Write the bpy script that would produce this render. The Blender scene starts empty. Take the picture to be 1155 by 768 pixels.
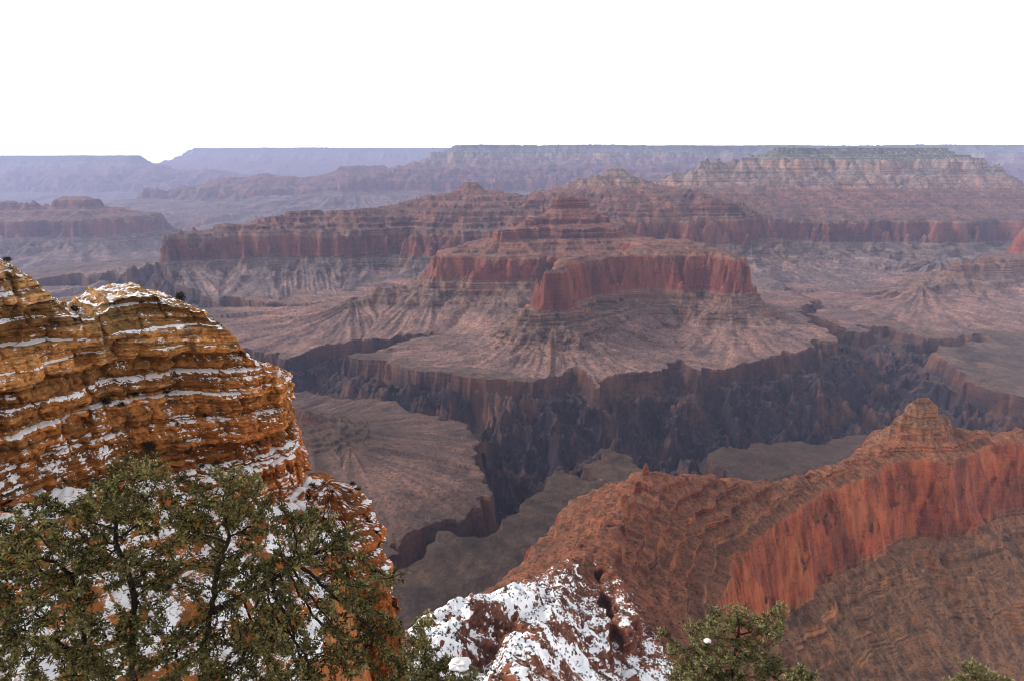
import bpy, math, random
import numpy as np
from mathutils import Vector

C = bpy.context.scene.collection
SC = bpy.context.scene
rad = math.radians
F32 = np.float32
# ------------------------------------------------------------------ camera, world, sun, exposure
FPX, UC, VC = 800.0, 577.5, 384.0            # focal length and centre of the 1155 x 768 photograph
PITCH = math.atan((384 - 182) / FPX)
CP, SP = math.cos(PITCH), math.sin(PITCH)
cam = bpy.data.objects.new('camera', bpy.data.cameras.new('camera'))
C.objects.link(cam)
cam.data.sensor_width = 36.0
cam.data.lens = 36.0 * FPX / 1155.0
cam.data.clip_start = 0.1
cam.data.clip_end = 150000
cam.location = (0, 0, 0)
cam.rotation_euler = (math.pi / 2 - PITCH, 0, 0)
SC.camera = cam

SUN_EL, SUN_AZ = rad(33), rad(-84)          # azimuth measured from +Y towards +X : behind and to the left
world = bpy.data.worlds.new('World')
SC.world = world
world.use_nodes = True
wn, wl = world.node_tree.nodes, world.node_tree.links
wn.clear()
w_out = wn.new('ShaderNodeOutputWorld')
w_bg = wn.new('ShaderNodeBackground')
w_sky = wn.new('ShaderNodeTexSky')
w_sky.sky_type = 'NISHITA'
w_sky.sun_disc = False
w_sky.sun_elevation = SUN_EL
w_sky.sun_rotation = SUN_AZ
w_sky.air_density, w_sky.dust_density = 1.0, 2.0
w_tc = wn.new('ShaderNodeTexCoord')
w_map = wn.new('ShaderNodeMapping')
w_map.inputs['Scale'].default_value = (1.0, 1.0, 3.5)
w_noise = wn.new('ShaderNodeTexNoise')
w_noise.inputs['Scale'].default_value = 1.6
w_noise.inputs['Detail'].default_value = 5
w_ramp = wn.new('ShaderNodeValToRGB')        # overcast deck: brighter and duller cloud
w_ramp.color_ramp.elements[0].position, w_ramp.color_ramp.elements[0].color = 0.3, (10.6, 10.4, 10.2, 1)
w_ramp.color_ramp.elements[1].position, w_ramp.color_ramp.elements[1].color = 0.72, (11.8, 11.7, 11.6, 1)
w_mix = wn.new('ShaderNodeMixRGB')
w_mix.inputs['Fac'].default_value = 0.9
wl.new(w_tc.outputs['Generated'], w_map.inputs['Vector'])
wl.new(w_map.outputs['Vector'], w_noise.inputs['Vector'])
wl.new(w_noise.outputs['Fac'], w_ramp.inputs['Fac'])
wl.new(w_sky.outputs['Color'], w_mix.inputs['Color1'])
wl.new(w_ramp.outputs['Color'], w_mix.inputs['Color2'])
wl.new(w_mix.outputs['Color'], w_bg.inputs['Color'])
w_bg.inputs['Strength'].default_value = 0.1
w_sep = wn.new('ShaderNodeSeparateXYZ')      # the cloud deck thins to a bright band towards the horizon
w_band = wn.new('ShaderNodeValToRGB')
w_band.color_ramp.elements[0].position, w_band.color_ramp.elements[0].color = 0.0, (3.0, 2.85, 2.5, 1)
w_band.color_ramp.elements[1].position, w_band.color_ramp.elements[1].color = 0.16, (1, 1, 1, 1)
w_e2 = w_band.color_ramp.elements.new(0.45); w_e2.color = (0.70, 0.71, 0.73, 1)
w_e3 = w_band.color_ramp.elements.new(0.24); w_e3.color = (1, 1, 1, 1)
w_el = w_band.color_ramp.elements.new(0.035); w_el.color = (1.7, 1.66, 1.6, 1)
w_mul = wn.new('ShaderNodeMixRGB'); w_mul.blend_type = 'MULTIPLY'; w_mul.inputs['Fac'].default_value = 1.0
wl.new(w_tc.outputs['Generated'], w_sep.inputs[0])
wl.new(w_sep.outputs['Z'], w_band.inputs['Fac'])
wl.new(w_mix.outputs['Color'], w_mul.inputs['Color1'])
wl.new(w_band.outputs['Color'], w_mul.inputs['Color2'])
wl.new(w_mul.outputs['Color'], w_bg.inputs['Color'])
wl.new(w_bg.outputs['Background'], w_out.inputs['Surface'])

sun = bpy.data.objects.new('sun', bpy.data.lights.new('sun', 'SUN'))
C.objects.link(sun)
sun.data.energy = 3.6
sun.data.angle = rad(10)
sun.data.color = (1.0, 0.94, 0.86)
sd = Vector((math.sin(SUN_AZ) * math.cos(SUN_EL), math.cos(SUN_AZ) * math.cos(SUN_EL), math.sin(SUN_EL)))
sun.rotation_euler = (-sd).to_track_quat('-Z', 'Y').to_euler()
sun.location = (-200, -300, 400)

SC.view_settings.view_transform = 'Standard'
SC.view_settings.look = 'None'
SC.view_settings.exposure = 0.12
SC.view_settings.gamma = 1.0
SC.view_settings.use_curve_mapping = False
SC.cycles.max_bounces = 4
SC.cycles.diffuse_bounces = 2
SC.cycles.glossy_bounces = 1
SC.cycles.transmission_bounces = 0
SC.cycles.volume_bounces = 1
SC.cycles.use_denoising = True
SC.cycles.filter_width = 1.0

# ------------------------------------------------------------------ helpers
rng = np.random.default_rng(7)


def tag(o, label=None, cat=None, group=None, kind=None):
    if label: o['label'] = label
    if cat: o['category'] = cat
    if group: o['group'] = group
    if kind: o['kind'] = kind
    return o


def dep_of_v(v):
    return PITCH - math.atan((VC - v) / FPX)


def z_at(v, Y):
    return -math.tan(dep_of_v(v)) * Y


def x_at(u, Y, z):
    """world x of photo column u at distance Y and height z"""
    return (u - UC) / FPX * (Y * CP - z * SP)


def pt(u, v, Y):
    z = z_at(v, Y)
    return np.array([x_at(u, Y, z), Y, z])


def make_mesh(name, verts, faces, mat=None, smooth=True, parent=None, attrs=None, quads=True):
    me = bpy.data.meshes.new(name)
    verts = np.ascontiguousarray(verts, dtype=np.float32)
    faces = np.ascontiguousarray(faces, dtype=np.int32)
    k = faces.shape[1]
    me.vertices.add(len(verts))
    me.vertices.foreach_set('co', verts.ravel())
    me.loops.add(faces.size)
    me.loops.foreach_set('vertex_index', faces.ravel())
    me.polygons.add(len(faces))
    me.polygons.foreach_set('loop_start', np.arange(0, faces.size, k, dtype=np.int32))
    me.polygons.foreach_set('use_smooth', np.full(len(faces), smooth, dtype=bool))
    if attrs:
        for an, av in attrs.items():
            a = me.attributes.new(an, 'FLOAT', 'POINT')
            a.data.foreach_set('value', np.ascontiguousarray(av, dtype=np.float32))
    me.update(calc_edges=True)
    if mat: me.materials.append(mat)
    o = bpy.data.objects.new(name, me)
    C.objects.link(o)
    if parent: o.parent = parent
    return o


_perm = np.random.default_rng(11).permutation(512).astype(np.int32)
_ang = np.random.default_rng(12).random(512) * 2 * np.pi
_gx, _gy = np.cos(_ang).astype(F32), np.sin(_ang).astype(F32)


def gnoise(x, y, seed=0):
    """2D gradient noise, about -1..1"""
    x = x.astype(np.float32) if x.dtype != F32 else x
    y = y.astype(np.float32) if y.dtype != F32 else y
    xf, yf = np.floor(x), np.floor(y)
    xi, yi = xf.astype(np.int32), yf.astype(np.int32)
    fx, fy = x - xf, y - yf
    ux = fx * fx * fx * (fx * (fx * 6 - 15) + 10)
    uy = fy * fy * fy * (fy * (fy * 6 - 15) + 10)

    def g(ix, iy, dx, dy):
        h = _perm[(_perm[(ix + seed * 57) & 511] + iy) & 511]
        return _gx[h] * dx + _gy[h] * dy
    a = g(xi, yi, fx, fy); b = g(xi + 1, yi, fx - 1, fy)
    c = g(xi, yi + 1, fx, fy - 1); d = g(xi + 1, yi + 1, fx - 1, fy - 1)
    ab = a + ux * (b - a); cd = c + ux * (d - c)
    return (ab + uy * (cd - ab)) * 1.5


def fbm(x, y, octs=4, seed=0, gain=0.5):
    r = 0; a = 1.0; f = 1.0
    for k in range(octs):
        r = r + a * gnoise(x * f, y * f, seed + k)
        a *= gain; f *= 2.03
    return r


def sstep(a, b, x):
    t = np.clip((x - a) / (b - a), 0, 1)
    return t * t * (3 - 2 * t)


# ------------------------------------------------------------------ material helpers
class NT:
    def __init__(self, name):
        self.m = bpy.data.materials.new(name)
        self.m.use_nodes = True
        self.n = self.m.node_tree.nodes
        self.l = self.m.node_tree.links
        self.n.clear()
        self.out = self.n.new('ShaderNodeOutputMaterial')
        self.b = self.n.new('ShaderNodeBsdfPrincipled')
        self.l.new(self.b.outputs[0], self.out.inputs[0])
        self.b.inputs['Roughness'].default_value = 0.9
        self.b.inputs['Specular IOR Level'].default_value = 0.15

    def link(self, a, b): self.l.new(a, b)

    def attr(self, name):
        a = self.n.new('ShaderNodeAttribute'); a.attribute_name = name
        return a.outputs['Fac']

    def pos(self, scale):
        g = self.n.new('ShaderNodeNewGeometry')
        m = self.n.new('ShaderNodeVectorMath'); m.operation = 'MULTIPLY'
        self.link(g.outputs['Position'], m.inputs[0]); m.inputs[1].default_value = scale
        return m.outputs[0]

    def noise(self, scale, detail=4, rough=0.55, vec=None, dist=0.0):
        t = self.n.new('ShaderNodeTexNoise')
        t.inputs['Scale'].default_value = 1.0
        t.inputs['Detail'].default_value = detail
        t.inputs['Roughness'].default_value = rough
        t.inputs['Distortion'].default_value = dist
        self.link(vec if vec is not None else self.pos(scale), t.inputs['Vector'])
        return t.outputs['Fac']

    def ramp(self, fac, stops, interp='LINEAR'):
        r = self.n.new('ShaderNodeValToRGB'); r.color_ramp.interpolation = interp
        e = r.color_ramp.elements
        while len(e) < len(stops): e.new(0.5)
        for el, (p, c) in zip(e, stops):
            el.position = p
            el.color = (c, c, c, 1) if not hasattr(c, '__len__') else (*c, 1)
        self.link(fac, r.inputs['Fac'])
        return r.outputs['Color']

    def math(self, op, a, b=None, c=None, clamp=False):
        m = self.n.new('ShaderNodeMath'); m.operation = op; m.use_clamp = clamp
        for i, v in enumerate((a, b, c)):
            if v is None: continue
            if isinstance(v, (int, float)): m.inputs[i].default_value = v
            else: self.link(v, m.inputs[i])
        return m.outputs[0]

    def mix(self, fac, a, b, mode='MIX'):
        m = self.n.new('ShaderNodeMixRGB'); m.blend_type = mode
        for i, v in ((0, fac), (1, a), (2, b)):
            if isinstance(v, (int, float)): m.inputs[i].default_value = v
            elif isinstance(v, tuple): m.inputs[i].default_value = (*v, 1)
            else: self.link(v, m.inputs[i])
        return m.outputs[0]

    def normal_z(self):
        g = self.n.new('ShaderNodeNewGeometry')
        s = self.n.new('ShaderNodeSeparateXYZ')
        self.link(g.outputs['Normal'], s.inputs[0])
        return s.outputs['Z']

    def bump(self, h, strength, distance):
        b = self.n.new('ShaderNodeBump')
        b.inputs['Strength'].default_value = strength
        b.inputs['Distance'].default_value = distance
        self.link(h, b.inputs['Height'])
        self.link(b.outputs[0], self.b.inputs['Normal'])

    def base(self, c):
        if isinstance(c, tuple): self.b.inputs['Base Color'].default_value = (*c, 1)
        else: self.link(c, self.b.inputs['Base Color'])


SNOW = (0.86, 0.87, 0.9)


def canyon_material(name, unit, tint=(1, 1, 1), soilband=0.45, thr=(0.60, 0.76)):
    """layered rock; 'unit' is the size in metres of the finest mottling"""
    k = NT(name)
    t = k.attr('layer')
    wob = k.noise((0.004, 0.004, 0.02), 3)
    fine = k.noise((0.003 / unit, 0.003 / unit, 0.35 / unit), 3, 0.6)     # thin beds
    tt = k.math('ADD', t, k.math('MULTIPLY', k.math('SUBTRACT', wob, 0.5), 0.35))
    t10 = k.math('DIVIDE', tt, 12.0)
    P = lambda x: x / 12.0
    rock = k.ramp(t10, [
        (P(0.0), (0.24, 0.195, 0.137)), (P(0.35), (0.10, 0.095, 0.08)), (P(0.9), (0.176, 0.148, 0.114)), (P(1.05), (0.30, 0.20, 0.155)),
        (P(1.9), (0.25, 0.155, 0.118)), (P(2.15), (0.19, 0.075, 0.052)), (P(3.1), (0.095, 0.031, 0.025)),
        (P(3.9), (0.11, 0.038, 0.029)), (P(4.0), (0.19, 0.115, 0.08)), (P(4.12), (0.165, 0.052, 0.034)), (P(4.9), (0.15, 0.044, 0.030)),
        (P(5.05), (0.15, 0.085, 0.062)), (P(6.0), (0.12, 0.075, 0.055)), (P(7.2), (0.104, 0.066, 0.05)),
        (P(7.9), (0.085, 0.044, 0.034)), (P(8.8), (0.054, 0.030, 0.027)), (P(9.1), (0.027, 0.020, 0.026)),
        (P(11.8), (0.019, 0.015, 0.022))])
    soil = k.ramp(t10, [
        (P(0.0), (0.08, 0.078, 0.057)), (P(1.0), (0.16, 0.133, 0.1)), (P(1.5), (0.20, 0.132, 0.105)), (P(2.2), (0.20, 0.094, 0.065)),
        (P(3.2), (0.175, 0.074, 0.053)), (P(4.1), (0.165, 0.082, 0.058)), (P(5.0), (0.155, 0.088, 0.064)), (P(5.6), (0.15, 0.094, 0.07)),
        (P(6.6), (0.195, 0.118, 0.100)), (P(7.5), (0.176, 0.106, 0.090)), (P(8.0), (0.108, 0.070, 0.053)), (P(8.6), (0.075, 0.046, 0.039)),
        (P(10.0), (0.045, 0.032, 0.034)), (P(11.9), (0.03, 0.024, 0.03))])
    nz = k.normal_z()
    jit0 = k.noise((0.01, 0.01, 0.01), 4, 0.6)
    jit = k.noise((0.06 / unit, 0.06 / unit, 0.06 / unit), 4, 0.6)
    slope = k.math('ADD', nz, k.math('MULTIPLY', k.math('SUBTRACT', jit, 0.5), 0.35))
    f = k.ramp(slope, [(thr[0], 0.0), (thr[1], 1.0)])
    bands = k.ramp(fine, [(0.36, 0.42), (0.5, 0.95), (0.64, 1.45)])
    bedw = k.ramp(t10, [(P(0.0), 0.7), (P(1.0), 0.6), (P(2.2), 0.9), (P(3.9), 0.9), (P(4.1), 0.25), (P(4.9), 0.25), (P(5.05), 1.0), (P(7.0), 0.9), (P(8.2), 0.45), (P(9.2), 0.1)])
    rock = k.mix(bedw, rock, bands, 'MULTIPLY')
    streak = k.noise((0.05 / unit, 0.05 / unit, 0.004 / unit), 4, 0.6)    # vertical varnish streaks
    rock = k.mix(0.8, rock, k.ramp(streak, [(0.33, 0.45), (0.5, 0.95), (0.68, 1.45)]), 'MULTIPLY')
    rock = k.mix(k.math('MULTIPLY', k.ramp(fine, [(0.54, 0.0), (0.66, 0.5)]), k.ramp(t10, [(P(2.2), 1.0), (P(3.95), 1.0), (P(4.1), 0.0), (P(4.95), 0.0), (P(5.1), 1.0), (P(7.5), 0.8), (P(8.0), 0.0)])), rock, k.mix(0.55, rock, (0.27, 0.16, 0.10)))        # paler beds
    vo = k.n.new('ShaderNodeTexVoronoi'); vo.feature = 'DISTANCE_TO_EDGE'; vo.inputs['Scale'].default_value = 1.0; vo.inputs['Randomness'].default_value = 1.0
    wv = k.n.new('ShaderNodeVectorMath'); wv.operation = 'MULTIPLY_ADD'; wn_ = k.n.new('ShaderNodeTexNoise'); wn_.inputs['Scale'].default_value = 1.0
    cp_ = k.pos((0.075 / unit, 0.075 / unit, 0.028 / unit)); k.link(cp_, wn_.inputs['Vector']); k.link(wn_.outputs['Color'], wv.inputs[0]); wv.inputs[1].default_value = (0.8, 0.8, 0.8); k.link(cp_, wv.inputs[2]); k.link(wv.outputs[0], vo.inputs['Vector'])
    rock = k.mix(0.8, rock, k.ramp(vo.outputs['Distance'], [(0.0, 0.4), (0.045, 1.0)]), 'MULTIPLY')               # joints
    blot = k.noise((0.014 / unit, 0.014 / unit, 0.006 / unit), 4, 0.6, dist=0.6)     # tan, fresh orange and dark patina patches
    rock = k.mix(k.ramp(blot, [(0.52, 0.0), (0.64, 0.55)]), rock, k.mix(0.5, rock, (0.26, 0.15, 0.095)))
    rock = k.mix(0.75, rock, k.ramp(blot, [(0.34, (0.42, 0.42, 0.48)), (0.47, (1, 1, 1)), (0.55, (1.25, 1.0, 0.8))]), 'MULTIPLY')
    tone = k.noise((0.0022, 0.0022, 0.0022), 5, 0.6)
    soil = k.mix(0.8, soil, k.ramp(tone, [(0.3, (0.72, 0.74, 0.78)), (0.5, (1, 1, 1)), (0.7, (1.22, 1.14, 1.05))]), 'MULTIPLY')
    tone2 = k.noise((0.028 / unit, 0.028 / unit, 0.028 / unit), 5, 0.65)
    soil = k.mix(0.8, soil, k.ramp(tone2, [(0.34, (0.62, 0.66, 0.72)), (0.5, (1, 1, 1)), (0.66, (1.3, 1.22, 1.12))]), 'MULTIPLY')
    mott = k.noise((0.12 / unit, 0.12 / unit, 0.12 / unit), 3, 0.7)
    soil = k.mix(0.8, soil, k.ramp(mott, [(0.3, 0.62), (0.5, 1.0), (0.7, 1.3)]), 'MULTIPLY')
    fb = k.mix(soilband, soil, bands, 'MULTIPLY')
    deb = k.math('ADD', k.attr('debris'), k.math('MULTIPLY', k.math('SUBTRACT', jit0, 0.5), 0.8))
    fb = k.mix(0.85, fb, k.ramp(k.math('ADD', k.math('MULTIPLY', deb, 0.5), 0.5), [(0.15, (0.66, 0.66, 0.68)), (0.5, (1, 1, 1)), (0.85, (1.4, 1.32, 1.25))]), 'MULTIPLY')
    # scattered scrub, dark olive dots on the gentle ground
    dots = k.noise((0.3 / unit, 0.3 / unit, 0.3 / unit), 1, 0.5)
    fb = k.mix(k.ramp(dots, [(0.58, 0.0), (0.65, 0.75)]), fb, (0.045, 0.042, 0.028))
    col = k.mix(f, rock, fb)
    # pink granite dykes in the dark schist
    dyke = k.noise((0.010, 0.010, 0.004), 4, 0.6, dist=1.2)
    dm = k.math('MULTIPLY', k.ramp(dyke, [(0.58, 0.0), (0.64, 0.9)]), k.ramp(t10, [(P(9.0), 0.0), (P(9.6), 1.0)]))
    col = k.mix(k.math('MULTIPLY', dm, 0.7), col, (0.10, 0.05, 0.048))
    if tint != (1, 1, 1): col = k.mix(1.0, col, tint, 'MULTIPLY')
    sn = k.attr('snow')
    sj = k.noise((0.5 / unit, 0.5 / unit, 0.5 / unit), 4, 0.65)
    sf = k.ramp(k.math('ADD', sn, k.math('MULTIPLY', k.math('SUBTRACT', sj, 0.5), 1.5)), [(0.46, 0.0), (0.54, 1.0)])
    sf = k.math('MULTIPLY', sf, k.math('GREATER_THAN', sn, 0.02))
    col = k.mix(sf, col, SNOW)
    k.base(col)
    hb = k.math('ADD', k.math('MULTIPLY', mott, 0.5), k.math('ADD', k.math('MULTIPLY', fine, 0.5), k.math('MULTIPLY', streak, 0.8)))
    k.bump(hb, 0.55, 3.0 * unit)
    return k.m


# ------------------------------------------------------------------ canyon: strata profiles of every landform
# layer numbers: 0 rim, 1 top of white cliff, 2 top of red slope, 3 top of red ledges, 4 top of red wall, 5 foot of red wall,
# 6 foot of ledges, 7 foot of talus, 8 edge of platform, 9..12 inner gorge
def stairs(tab, low=True, raw=False):
    out = [tab[0]]
    for (t0, s0, z0), (t1, s1, z1) in zip(tab[:-1], tab[1:]):
        n = 0
        if t1 - t0 > 0.12:
            if raw: n = 0
            elif 2.9 <= t0 and t1 <= 4.02: n = max(1, round((t1 - t0) * 7))
            elif low and 5.0 <= t0 and t1 <= 6.0: n = max(1, round((t1 - t0) * 4))
            elif low and 5.9 <= t0 and t1 <= 7.1 and s1 - s0 > 300:
                for fs, ft in ((.10, .16), (.112, .25), (.20, .31), (.208, .38), (.33, .47), (.337, .52), (.62, .76)):
                    out.append((t0 + (t1 - t0) * ft, s0 + (s1 - s0) * fs, z0 + (z1 - z0) * ft))
            elif t1 <= 1.01: n = max(1, round((t1 - t0) * 4))
        for i in range(n):
            for a, b in ((0.86, 0.38), (1.0, 1.0)):
                fs, ft = (i + a) / n, (i + b) / n
                out.append((t0 + (t1 - t0) * ft, s0 + (s1 - s0) * fs, z0 + (z1 - z0) * ft))
        if n == 0: out.append((t1, s1, z1))
    return out


def tab_from_photo(rows):
    Y0 = rows[0][2]
    return [(t, Y0 - Y, z_at(v, Y)) for t, v, Y in rows]


FORMS = []


def form(name, tab, polys, amp, wl, R=0.0, zamp=0.0, raw=False, **tags):
    tab = stairs(tab, zamp == 0, raw)
    t = np.array([r[0] for r in tab]); s = np.array([r[1] for r in tab], float); z = np.array([r[2] for r in tab], float)
    for i in range(1, len(s)):
        if s[i] <= s[i - 1]: s[i] = s[i - 1] + 0.5
    segs = []
    for poly in polys:
        P = []
        for q in poly:
            u, Y, tc = q[:3]
            zc = np.interp(tc, t, z); sc_ = np.interp(tc, t, s)
            P.append((x_at(u, Y, zc), Y, sc_))
        arc = 0.0
        if len(P) == 1: P = [P[0], (P[0][0] + 1.0, P[0][1], P[0][2])]
        for a, b in zip(P[:-1], P[1:]):
            L = math.hypot(b[0] - a[0], b[1] - a[1])
            segs.append((*a, *b, arc, L)); arc += L
    send = s[-1] + 500
    FORMS.append(dict(name=name, t=t, s=s, z=z, segs=segs, amp=amp, wl=wl, R=R, reach=send + R, zamp=zamp, tags=tags))


def talus(rows, *tail):
    """photo rows down to the foot of the red wall, then (layer, metres further out, height) for the talus"""
    tab = tab_from_photo(rows)
    s5 = tab[-1][1]
    return tab + [(t, s5 + ds, z) for t, ds, z in tail]


form('butte', [
    (2.9, 0, -250), (2.95, 10, -266), (3.0, 24, -270), (3.2, 44, -338), (3.35, 165, -412), (3.42, 173, -446), (3.52, 275, -466), (3.7, 292, -528), (3.76, 400, -546), (3.8, 407, -560), (3.88, 520, -582), (3.92, 526, -596), (4.0, 640, -606), (4.1, 655, -612), (5, 735, -745),
    (5.2, 775, -760), (5.3, 785, -785), (6, 930, -860), (6.03, 934, -874), (7, 1360, -950), (8, 2050, -985)],
    [[(630, 5350, 2.9), (658, 5400, 2.9)], [(632, 5350, 3.1), (598, 5180, 3.4), (566, 4960, 3.62), (525, 4800, 3.9), (492, 4680, 4.0), (478, 4640, 4.5), (450, 4560, 5.45), (400, 4440, 5.9)],
     [(668, 5380, 3.1), (706, 5180, 3.6), (745, 4800, 3.9)]],
    0.62, 420, R=10, raw=True, label='terraced red butte with a small dark flat cap, in the middle of the canyon', category='butte')
form('ridge', talus([
    (3.6, 270, 4420), (4.0, 287, 4180), (4.08, 290, 4150), (5, 329, 4085)],
    (5.2, 30, -752), (5.3, 38, -780), (6, 150, -848), (7, 480, -940), (8, 1000, -975)),
    [[(627, 3590, 4.05), (634, 3800, 4.0), (660, 4060, 4.0), (705, 4260, 3.98), (763, 4420, 3.6), (806, 4280, 3.98), (826, 4080, 4.03)], [(763, 4450, 3.65), (720, 4900, 3.9)]],
    0.62, 300, R=14, label='curving red-walled ridge with a blunt nose, in front of the terraced butte', category='ridge')
form('butte', talus([
    (1.3, 189, 7500), (2.0, 210, 7180), (2.4, 214, 7050), (3.0, 219, 6900), (3.4, 229, 6700), (4, 250, 6400), (4.1, 252, 6370), (5, 276, 6290)],
    (5.3, 50, -755), (6, 220, -840), (7, 700, -950), (8, 1500, -1000)),
    [[(690, 7500, 1.3), (698, 7500, 1.3)], [(690, 7450, 1.5), (655, 7300, 2.3), (605, 7100, 3.05), (575, 6900, 3.6)],
     [(694, 7450, 1.5), (735, 7300, 2.3), (790, 7000, 3.0), (818, 6750, 3.5)]],
    0.9, 520, R=25, label='broad red butte topped by a pale pointed cap, behind the terraced butte', category='butte')
form('ridge', talus([
    (2.8, 206, 7400), (3.1, 214, 7330), (3.2, 219, 7250), (3.6, 243, 6620), (4.0, 264, 6300), (4.1, 266, 6280), (5, 288, 6190)],
    (5.3, 50, -820), (6, 200, -885), (7, 700, -975), (8, 1300, -1000)),
    [[(528, 7400, 2.8), (534, 7400, 2.8)], [(531, 7380, 3.1), (562, 7350, 3.2), (585, 7200, 3.4)], [(531, 7380, 3.15), (470, 7150, 3.35), (405, 6750, 3.5), (300, 6500, 3.6), (262, 6300, 3.8), (200, 5950, 4.05)],
     [(470, 7100, 3.4), (480, 6600, 4.0)]],
    0.9, 480, R=20, label='long red ridge with a small knob on it, running left behind the terraced butte', category='ridge')
form('mesa', talus([
    (0.0, 167, 9800), (0.35, 170, 9790), (0.5, 174, 9700), (1, 181, 9400), (1.05, 182, 9390), (1.4, 190, 9320), (2, 212, 8800), (3, 217, 8600), (3.5, 233, 7950), (4, 250, 7300), (4.1, 252, 7280),
    (5, 274, 7180)], (5.3, 60, -815), (6, 260, -885), (7, 950, -990), (8, 2100, -1015)),
    [[(880, 9900, 0), (1062, 9950, 0)], [(880, 9850, 0.7), (820, 9600, 1.1), (790, 9500, 1.25), (760, 9400, 2.0), (700, 9400, 3.0)],
     [(1062, 9900, 0.7), (1100, 9500, 1.9), (1200, 9500, 2.6), (1350, 9400, 3.0)], [(960, 9200, 2.2), (950, 7900, 4.0), (930, 7350, 4.05)],
     [(1060, 9200, 2.2), (1080, 7700, 4.0)], [(1200, 9000, 3.2), (1190, 7500, 4.05)], [(860, 9200, 2.5), (850, 7900, 4.0)], [(940, 7400, 5.0), (905, 6700, 6.0)], [(1085, 7700, 5.0), (1060, 6500, 6.1)]],
    0.95, 620, R=60, label='wide flat-topped mesa with a cream cliff band, at the right skyline', category='mesa')
form('mesa', talus([
    (4.0, 255, 5650), (4.1, 258, 5620), (5, 288, 5560)], (5.15, 130, -770), (5.3, 160, -800), (5.45, 190, -830), (6, 330, -880), (7, 800, -970), (8, 1500, -1005)),
    [[(1230, 5750, 4.0), (1158, 5650, 4.1)], [(1158, 5650, 4.7), (1130, 5500, 5.15), (1080, 5340, 5.2)], [(1080, 5340, 5.5), (1040, 5000, 6.0)]],
    0.8, 320, R=20, label='stepped red mesa spur cut by the right edge of the view', category='mesa')
form('butte', talus([
    (2.7, 222, 11500), (2.8, 226, 11400), (3.1, 236, 11320), (3.3, 241, 11000), (4, 249, 10600), (4.1, 251, 10560), (5, 268, 10450)],
    (5.3, 100, -1110), (6, 350, -1200), (7, 1300, -1380), (8, 2200, -1420)),
    [[(74, 11500, 2.7), (96, 11500, 2.7)], [(72, 11500, 3.1), (30, 11200, 3.0), (-60, 11200, 2.9), (-200, 11300, 3.0)], [(98, 11500, 3.1), (120, 11000, 4.1)]],
    0.8, 600, R=40, label='hazy violet butte with a flat cap, above the near cliff at far left', category='butte')
form('ridge', talus([
    (2.5, 186, 23800), (2.8, 194, 23500), (3, 200, 23000), (3.5, 208, 22300), (4, 213, 21800), (4.1, 214, 21750), (5, 226, 21400)],
    (6, 1000, -1230), (7, 4000, -1400), (8, 6500, -1480)),
    [[(255, 22800, 3.1), (296, 23000, 2.98), (310, 23000, 2.98), (350, 23200, 3.05), (385, 23600, 2.6), (432, 24200, 2.55)], [(300, 23050, 2.85), (304, 23050, 2.85)], [(255, 22900, 3.3), (215, 22500, 3.9), (172, 22200, 4.1)]],
    0.9, 1000, R=50, label='pale violet distant ridge with stepped top, left of the centre skyline', category='ridge')
form('plateau', talus([
    (0, 164, 25000), (0.6, 169, 24800), (1, 174, 24400), (1.4, 178, 24300), (2, 186, 23800), (3, 191, 23200), (4, 203, 22400), (4.1, 204, 22350), (5, 215, 22100)],
    (6, 900, -1000), (7, 3500, -1300), (8, 6000, -1480)),
    [[(520, 25000, 0), (600, 25600, 0), (700, 25300, 0), (800, 26300, 0), (900, 25900, 0), (1060, 25600, 0), (1180, 25200, 0), (1400, 25000, 0)],
     [(520, 25000, 0.5), (498, 24500, 1.3), (465, 23200, 3.0), (435, 22200, 3.7), (400, 21300, 4.1)], [(700, 24300, 2), (640, 22600, 3.6)],
     [(600, 24300, 2), (560, 22700, 3.6)], [(820, 25000, 2), (850, 23300, 3.6)]],
    1.1, 1500, R=250, label='long level canyon rim forming the middle and right skyline', category='plateau')
FORMS[-1]['backfill'] = True
form('plateau', talus([
    (0, 176, 38000), (1, 184, 37500), (2, 190, 37000), (3, 196, 36200), (4, 208, 35000), (4.1, 209, 34900), (5, 217, 34500)],
    (6, 1500, -1500), (7, 6000, -1700), (8, 9000, -1800)),
    [[(-400, 38800, 0), (-100, 38300, 0), (60, 38500, 0), (150, 38000, 0)], [(150, 38000, 0.8), (180, 37300, 2.0), (245, 36800, 2.6)]],
    1.0, 1800, R=300, label='faint flat-topped plateau ending in a cliff at the left skyline', category='plateau')
form('plateau', tab_from_photo([
    (0, 167, 52000), (1, 174, 51300), (2, 180, 50600), (4, 195, 47500), (5, 201, 46800), (8, 220, 39500)]),
    [[(228, 53500, 0), (330, 52500, 0), (430, 53000, 0), (560, 52500, 0), (700, 52500, 0)], [(228, 53500, 0.8), (205, 53000, 3)]],
    0.8, 2200, R=400, label='palest and farthest rim, left of the middle skyline', category='plateau')
form('plateau', [(0, 0, z_at(179, 68000)), (1, 300, z_at(179, 68000) - 350), (4, 2500, -1500), (8, 8000, -2300)],
    [[(-300, 70000, 0), (120, 69500, 0), (330, 69500, 0)]], 0.5, 2500, R=1200, label='sliver of pale land seen through the gap in the left skyline', category='plateau')
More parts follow.
